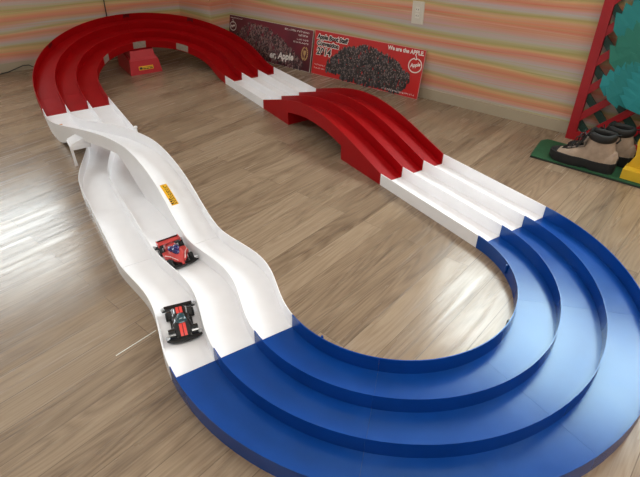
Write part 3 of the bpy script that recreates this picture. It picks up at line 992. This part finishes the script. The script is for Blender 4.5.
tiny_print(p1, T1z(0, 0, 0.0022), 0.69, 0.170, 0.128, 0.012, 8)
apple_logo(p1, T1, 0.062, 0.192, 0.032, INKW)
text_mesh('emblem_word', 'Apple', 0.020, INKW, p1, T1z(0.036, 0.182, 0.0012, radians(14)), 0.0001, 0.3, 0.0008)
GOLD = mat('gold_print', (196, 160, 104), 0.4)
mb = MB()
cxg, cyg = 0.80, 0.112
for sgn in (-1, 1):
    for i in range(9):
        a = radians(-70 + 140 * i / 8)
        x, y = cxg + sgn * 0.026 * cos(a), cyg + 0.040 * sin(a)
        mb.add([T1((x - .005, y - .006, .0012)), T1((x + .005, y - .004, .0012)), T1((x + .006, y + .006, .0012)), T1((x - .004, y + .004, .0012))], [(0, 1, 2, 3)])
mb.add([T1((cxg + a, cyg + b, .0013)) for a, b in ((-.012, .02), (.012, .02), (.010, -.004), (.003, -.014), (.003, -.026), (.010, -.032), (-.010, -.032), (-.003, -.026), (-.003, -.014), (-.010, -.004))], [tuple(range(10))])
mb.build('crest', GOLD, p1)

# ------------------------------------------------------------------ wall outlet, cords, floor strip
ot = empty('wall_outlet', 'white double wall socket plate on the striped wall', 'outlet', tuple(WP(-0.236, 0, 0.40)))
OT = lambda v: E_ * v.x + N_ * v.y + Vector((0, 0, v.z))
PLATE = mat('ivory_plate_plastic', (214, 206, 192), 0.35)
MB().prism([(-0.038, 0), (0.038, 0), (0.036, 0.006), (-0.036, 0.006)], 0, 0.116, OT).build('plate', PLATE, ot)
for z in (0.030, 0.062):
    s_ = MB().box((-0.013, 0.006, z), (0.013, 0.0085, z + 0.026), OT).build('socket', mat('socket_plastic', (226, 220, 208), 0.3), ot)
    MB().box((-0.0075, 0.0085, z + 0.009), (-0.005, 0.0088, z + 0.017), OT).box((0.005, 0.0085, z + 0.009), (0.0075, 0.0088, z + 0.017), OT).build('slots', BLACK, s_)
tag(MB().tube([(-1.6, 3.225, 0.004), (-1.1, 3.20, 0.004), (-0.86, 3.19, 0.006), (-0.80, 3.185, 0.012), (-0.75, 3.185, 0.026), (-0.70, 3.185, 0.040), (-0.665, 3.18, 0.040), (-0.635, 3.17, 0.022), (-0.60, 3.15, 0.006), (-0.50, 3.12, 0.004)], 0.0035).build('floor_cord', BLACK, None, 60),
    'thin black cord lying along the foot of the back wall at the far left', 'cord')
tag(MB().tube([(-0.065, 3.196, 0.75), (-0.070, 3.196, 0.45), (-0.076, 3.196, 0.30), (-0.078, 3.190, 0.12), (-0.08, 3.18, 0.004)], 0.0035).build('hanging_cord', BLACK, None, 60),
    'thin black cord hanging down the back wall behind the red bank', 'cord')
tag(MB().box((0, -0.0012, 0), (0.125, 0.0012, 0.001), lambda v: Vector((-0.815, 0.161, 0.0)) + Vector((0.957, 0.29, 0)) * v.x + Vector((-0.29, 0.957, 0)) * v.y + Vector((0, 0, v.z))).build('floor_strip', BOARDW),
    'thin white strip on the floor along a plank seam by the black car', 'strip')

# ------------------------------------------------------------------ trellis with paper leaves
TRED = mat('red_trellis_paint', (158, 14, 26), 0.45, noise=0.08, nscale=20)
TGRN = mat('dark_green_trellis_paint', (22, 54, 46), 0.5, noise=0.1, nscale=20)
tr = empty('trellis', 'red framed lattice fence with dark green slats standing against the striped wall', 'fence', (1.445, 0.436, 0))
LEAN = 0.03
TL_ = lambda v: E_ * v.x + N_ * (v.y - LEAN * v.z) + Vector((0, 0, v.z))    # x along, y towards the room, z up
TW, THT = 1.05, 0.98
MB().box((0, 0, 0), (0.042, 0.022, THT), TL_).build('post', TRED, tr)
MB().box((TW, 0, 0), (TW + 0.042, 0.022, THT), TL_).build('post', TRED, tr)
MB().box((0.042, 0.001, 0), (TW, 0.021, 0.042), TL_).build('rail', TRED, tr)
MB().box((0.042, 0.001, THT - 0.042), (TW, 0.021, THT), TL_).build('rail', TRED, tr)


def slat(x0, z0, x1, z1, y0, y1, wd, m):
    d = Vector((x1 - x0, z1 - z0)); d.normalize(); nx, nz = -d.y * wd / 2, d.x * wd / 2
    c = [(x0 + nx, z0 + nz), (x0 - nx, z0 - nz), (x1 - nx, z1 - nz), (x1 + nx, z1 + nz)]
    vs = [TL_(Vector((a, y0, b))) for a, b in c] + [TL_(Vector((a, y1, b))) for a, b in c]
    MB().add(vs, [(0, 1, 2, 3), (7, 6, 5, 4), (0, 4, 5, 1), (1, 5, 6, 2), (2, 6, 7, 3), (3, 7, 4, 0)]).build('slat', m, tr)


def clip_line(z_at0, slope, x0=0.03, x1=TW + 0.012, za=0.03, zb=THT - 0.03):
    pts = []
    xa, xb = x0, x1
    z_a, z_b = z_at0 + slope * xa, z_at0 + slope * xb
    if slope > 0:
        if z_b < za or z_a > zb: return None
        if z_a < za: xa = (za - z_at0) / slope
        if z_b > zb: xb = (zb - z_at0) / slope
    else:
        if z_a < za or z_b > zb: return None
        if z_a > zb: xa = (zb - z_at0) / slope
        if z_b < za: xb = (za - z_at0) / slope
    if xb - xa < 0.03: return None
    return xa, z_at0 + slope * xa, xb, z_at0 + slope * xb


SP = 0.128
for k in range(-9, 9):
    l_ = clip_line(0.075 + SP * k, 1.0)
    if l_: slat(*l_, 0.010, 0.019, 0.032, TRED)
for k in range(0, 17):
    l_ = clip_line(0.125 + SP * k, -1.0)
    if l_: slat(*l_, 0.001, 0.0095, 0.032, TGRN)

# teal paper foliage pinned to the trellis
TEALS = [mat('teal_leaf_paper', (28, 124, 124), 0.7, noise=0.05, nscale=12), mat('sea_green_leaf_paper', (36, 116, 100), 0.7, noise=0.05, nscale=12), mat('turquoise_leaf_paper', (32, 134, 138), 0.7, noise=0.05, nscale=12)]
pt = empty('paper_leaf_decoration', 'teal paper leaves with jagged tips fixed on the red trellis', 'decoration', tuple(Vector((1.445, 0.436, 0)) + N_ * 0.03))


def leaf(cx, cz, ln_, wd, ang, lay, m):
    """jagged leaf: root at (cx, cz), tip ln_ away at angle ang, slightly cupped"""
    prof = []
    nst = 8
    for i in range(nst):
        t = i / nst
        w_ = wd * (0.30 + 0.9 * sin(pi * min(1, t * 0.80 + 0.16))) * 0.62
        prof.append((t * ln_, w_ * 0.92)); prof.append(((t + 0.45 / nst) * ln_, w_ * 1.18))
    left = [(x, y) for x, y in prof]; right = [(x, -y) for x, y in reversed(prof)]
    poly = left + [(ln_, 0)] + right
    ca, sa = cos(ang), sin(ang)
    def pos(x, y, off):
        X = cx + x * ca - y * sa; Z = cz + x * sa + y * ca
        return TL_(Vector((X, off + 0.006 * (x / ln_) ** 2 * 1.5 - 0.10 * min(abs(y), 0.3 * wd), Z)))
    mid = [(ln_ * k / 8, 0) for k in range(9)]
    vs = []; fs = []
    n_ = len(prof)
    up = [(x, y) for x, y in prof]
    th = 0.0012
    rows = [[(x, y) for x, y in prof] + [(ln_, 0.0005)], [(x, 0) for x, y in prof] + [(ln_, 0)], [(x, -y) for x, y in prof] + [(ln_, -0.0005)]]
    for layer in (0, 1):
        for r in rows:
            for x, y in r: vs.append(pos(x, y, lay + th * layer))
    K = n_ + 1
    for layer in (0, 1):
        for r in (0, 1):
            for i in range(n_):
                a = layer * 3 * K + r * K + i
                fs.append((a, a + 1, a + K + 1, a + K))
    for r in (0, 2):
        for i in range(n_):
            a = r * K + i; fs.append((a, a + 1, a + 1 + 3 * K, a + 3 * K))
    mesh_obj('leaf', vs, fs, m, pt)


for cx, cz, tx, tz, wd, lay, m in [
    (0.36, 0.66, 0.075, 0.515, 0.135, 0.010, 0), (0.40, 0.80, 0.15, 0.62, 0.15, 0.006, 2), (0.36, 0.55, 0.100, 0.385, 0.145, 0.016, 1), (0.40, 0.50, 0.19, 0.33, 0.15, 0.020, 1), (0.36, 0.50, 0.105, 0.45, 0.10, 0.014, 1),
    (0.31, 0.36, 0.092, 0.283, 0.10, 0.024, 2), (0.31, 0.39, 0.140, 0.232, 0.11, 0.028, 0), (0.36, 0.43, 0.225, 0.214, 0.12, 0.032, 2),
    (0.50, 0.66, 0.30, 0.42, 0.2, 0.024, 0), (0.50, 0.56, 0.38, 0.28, 0.19, 0.018, 1), (0.52, 0.80, 0.50, 0.48, 0.22, 0.028, 2), (0.60, 0.66, 0.64, 0.36, 0.2, 0.012, 0)]:
    ln_ = sqrt((tx - cx) ** 2 + (tz - cz) ** 2); ang = math.degrees(atan2(tz - cz, tx - cx))
    leaf(cx, cz, ln_, wd, radians(ang), lay, TEALS[m])

# ------------------------------------------------------------------ mat, boots, yellow stand
MATG = mat('green_felt_mat', (28, 78, 46), 0.85, noise=0.12, nscale=60, bump=0.3, bscale=500)
mt = empty('display_board', 'green board on the floor under the boots, along the striped wall', 'mat', (1.10, 0.377, 0))
TM = lambda v: E_ * v.x - N_ * v.y + Vector((0, 0, v.z))
poly = [(0.0, 0.0), (1.0, 0.0), (1.0, 0.235), (-0.012, 0.235), (-0.030, 0.20), (-0.012, 0.06)]
MB().prism(poly, 0.0, 0.006, TM).build('board', mat('dark_board_edge', (32, 38, 32), 0.7), mt)
MB().prism([(x + (0.002 if x < 0.5 else -0.002), y + (0.002 if y < 0.1 else -0.002)) for x, y in poly], 0.006, 0.009, TM).build('felt_top', MATG, mt)
MZ = 0.009

SUEDE = mat('beige_suede', (164, 142, 124), 0.85, noise=0.14, nscale=45, bump=0.2, bscale=300)
SUEDE2 = mat('grey_mesh_fabric', (120, 108, 100), 0.85, noise=0.2, nscale=90)
BLKLEA = mat('black_padded_leather', (26, 25, 26), 0.6, noise=0.2, nscale=50)


def boot(label, loc, ang, mirror=1):
    root = empty('hiking_boot', label, 'boot', (loc[0], loc[1], MZ), ang, 'pair of hiking boots')
    m_ = mirror
    # x: across, y: towards the toe (0 = heel, 0.275 = toe tip)
    def outline(t, grow=0.0):
        wl = lerp_tab([(0, 0.020), (0.06, 0.034), (0.25, 0.036), (0.45, 0.036), (0.68, 0.048), (0.85, 0.044), (0.95, 0.028), (1, 0.010)])(t) + grow
        cx = m_ * lerp_tab([(0, 0), (0.4, 0.0), (0.75, 0.005), (1, 0.010)])(t)
        return cx, wl
    LNG = 0.275
    # sole with a raised lip and cut treads
    rs = []
    N = 28
    def sole_ring(i):
        t = i / N; cx, wl = outline(t, 0.004); y = LNG * t
        lift = 0.010 * max(0, (t - 0.82) / 0.18) ** 2
        arch = 0.006 if 0.33 < t < 0.45 else 0.0
        top = 0.042 - 0.004 * max(0, (t - 0.8) / 0.2) + 0.006 * max(0, (0.2 - t) / 0.2)
        return [Vector((cx - wl * 0.94, y, lift + arch)), Vector((cx + wl * 0.94, y, lift + arch)), Vector((cx + wl, y, 0.012 + lift)), Vector((cx + wl * 0.97, y, top)), Vector((cx - wl * 0.97, y, top)), Vector((cx - wl, y, 0.012 + lift))]
    sole = MB().rings([sole_ring(i) for i in range(N + 1)]).build('sole', RUBBER, root, 50)
    # upper
    hh = lerp_tab([(0, 0.070), (0.05, 0.092), (0.22, 0.104), (0.42, 0.104), (0.56, 0.084), (0.75, 0.058), (0.9, 0.047), (0.97, 0.040), (1, 0.032)])
    def upper_pt(t, u, grow=0.0):
        cx, wl = outline(t, -0.001 + grow); p = 2.3
        c = max(0.0, 1 - abs(u) ** p) ** (1 / p)
        return Vector((cx + wl * u * (1 - 0.10 * c), LNG * t, 0.030 + (hh(t) + grow - 0.030) * c))
    def patch(name, t0, t1, u0, u1, grow, m, parent, ny=16, nx=14):
        vs = []; fs = []; W = nx + 1
        for lay in (0, 1):
            for i in range(ny + 1):
                for j in range(nx + 1):
                    vs.append(upper_pt(t0 + (t1 - t0) * i / ny, u0 + (u1 - u0) * j / nx, grow if lay else grow - 0.003))
        o_ = W * (ny + 1)
        for i in range(ny):
            for j in range(nx):
                a = i * W + j
                fs.append((a, a + W, a + W + 1, a + 1)); fs.append((o_ + a, o_ + a + 1, o_ + a + W + 1, o_ + a + W))
        for i in range(ny):
            a = i * W; fs.append((a, o_ + a, o_ + a + W, a + W)); a = i * W + nx; fs.append((a, a + W, o_ + a + W, o_ + a))
        for j in range(nx):
            a = j; fs.append((a, a + 1, o_ + a + 1, o_ + a)); a = ny * W + j; fs.append((a, o_ + a, o_ + a + 1, a + 1))
        return sharp(mesh_obj(name, vs, fs, m, parent), 60)
    patch('upper', 0.42, 0.985, -1, 1, 0.0, SUEDE, root, 24, 20)
    patch('toe_cap', 0.87, 1.0, -1, 1, 0.003, RUBBER, root)
    patch('tongue_base', 0.44, 0.83, -0.34, 0.34, 0.0015, BLKLEA, root)
    patch('heel_counter', 0.0, 0.16, -1, 1, 0.002, SUEDE, root)
    # ankle shaft: open at the top
    def ring(z, cy, ly, wx, k=24):
        return [Vector((wx * cos(2 * pi * j / k) + m_ * 0.0, cy + ly * sin(2 * pi * j / k) * (1.0 if sin(2 * pi * j / k) < 0 else 1.0), z)) for j in range(k)]
    sh = [(0.030, 0.080, 0.080, 0.036), (0.055, 0.078, 0.076, 0.036), (0.085, 0.079, 0.066, 0.036), (0.115, 0.081, 0.056, 0.036), (0.140, 0.082, 0.050, 0.036)]
    outer = [ring(*a) for a in sh]; inner = [ring(z, cy, ly - 0.006, wx - 0.006) for z, cy, ly, wx in reversed(sh[1:])]
    MB().rings(outer + inner).build('ankle_shaft', SUEDE, root, 50)
    # padded collar
    k = 28; rs = []
    for j in range(k):
        a = 2 * pi * j / k
        c = Vector((0.036 * cos(a), 0.082 + 0.049 * sin(a), 0.144 + 0.005 * max(0, sin(a)) + 0.006 * max(0, -sin(a)) ** 3)); d = Vector((cos(a), sin(a), 0))
        rs.append([c + d * (0.0085 * cos(b)) + Vector((0, 0, 0.018 * sin(b))) for b in [2 * pi * q / 10 for q in range(10)]])
    rs.append(rs[0])
    vs = [p for r in rs[:-1] for p in r]; fs = []
    for i in range(k):
        for j in range(10): fs.append((i * 10 + j, i * 10 + (j + 1) % 10, ((i + 1) % k) * 10 + (j + 1) % 10, ((i + 1) % k) * 10 + j))
    sharp(mesh_obj('collar', vs, fs, BLKLEA, root), 80)
    MB().box((-0.026, 0.012, 0.040), (0.026, 0.105, 0.046)).build('insole', BLKLEA, root)
    # tongue sticking up in front
    rs = []
    for i in range(9):
        t = i / 8; y = 0.178 - 0.048 * t; z = 0.078 + 0.092 * t; hw = 0.018 + 0.008 * t
        rs.append([Vector((x * hw, y - 0.006 * x * x, z)) for x in (-1, -0.5, 0, 0.5, 1)] + [Vector((x * hw, y - 0.006 * x * x - 0.007, z - 0.003)) for x in (1, 0.5, 0, -0.5, -1)])
    sharp(mesh_obj('tongue', *MB_rings(rs), BLKLEA, root), 60)
    # lacing bands, laces and bow
    def lp(t, u): return upper_pt(t, u, 0.003)
    for s_ in (-1, 1):
        MB().tube([lp(0.74, s_ * 0.22), lp(0.66, s_ * 0.34), lp(0.58, s_ * 0.40), lp(0.50, s_ * 0.44), Vector((s_ * 0.028, 0.138, 0.114)), Vector((s_ * 0.028, 0.130, 0.138))], 0.005, 8).build('eyelet_band', SUEDE2, root, 60)
    lc_ = MB(); ts = [0.80, 0.74, 0.68, 0.62, 0.56, 0.50, 0.45]
    for i in range(len(ts) - 1):
        for s_ in (-1, 1):
            a = lp(ts[i], s_ * 0.32); b = lp(ts[i + 1], -s_ * 0.38); mid_ = (a + b) / 2 + Vector((0, 0.003, 0.008))
            lc_.tube([a, mid_, b], 0.0026, 6)
    for s_ in (-1, 1):
        lc_.tube([lp(0.49, s_ * 0.4), Vector((s_ * 0.02, 0.142, 0.122)), Vector((-s_ * 0.026, 0.132, 0.132))], 0.0026, 6)
        # bow loop and loose end
        c = Vector((0, 0.148, 0.130))
        lc_.tube([c, c + Vector((s_ * 0.018, 0.012, 0.014)), c + Vector((s_ * 0.036, 0.014, 0.004)), c + Vector((s_ * 0.032, 0.016, -0.012)), c + Vector((s_ * 0.012, 0.010, -0.006)), c], 0.0026, 6)
        lc_.tube([c, c + Vector((s_ * 0.022, 0.026, -0.004)), c + Vector((s_ * 0.038, 0.034, -0.030)), c + Vector((s_ * 0.044, 0.032, -0.052))], 0.0024, 6)
    lc_.build('laces', BLACK, root, 60)
    # pull loop at the heel
    MB().tube([(0, 0.024, 0.128), (0, 0.014, 0.146), (0, 0.018, 0.166), (0, 0.030, 0.160)], 0.004, 8).build('pull_loop', BLKLEA, root, 60)
    return root


boot('beige and black hiking boot nearer the camera, its black toe pointing left', (1.252, 0.068), radians(17), 1)
boot('beige and black hiking boot farther back, half hidden by the other boot', (1.372, 0.062), radians(14), -1)

YELW = mat('yellow_painted_wood', (214, 172, 40), 0.5, noise=0.06, nscale=20)
ysd = empty('yellow_stand', 'yellow wooden stand with a wavy upright and a block foot at the right edge', 'stand', (1.232, 0.026, MZ))
MB().box((0.0, -0.0, 0.0), (0.20, 0.075, 0.042), TM).build('foot_block', YELW, ysd)
prof = [(0.004, 0.042), (0.20, 0.042), (0.24, 0.28), (0.16, 0.30), (0.10, 0.285), (0.064, 0.255), (0.044, 0.225), (0.026, 0.20), (0.016, 0.175), (0.012, 0.150), (0.018, 0.125), (0.022, 0.09)]
MB().prism(prof, 0.045, 0.070, lambda v: TM(Vector((v.x, v.z, v.y)))).build('upright_board', YELW, ysd)
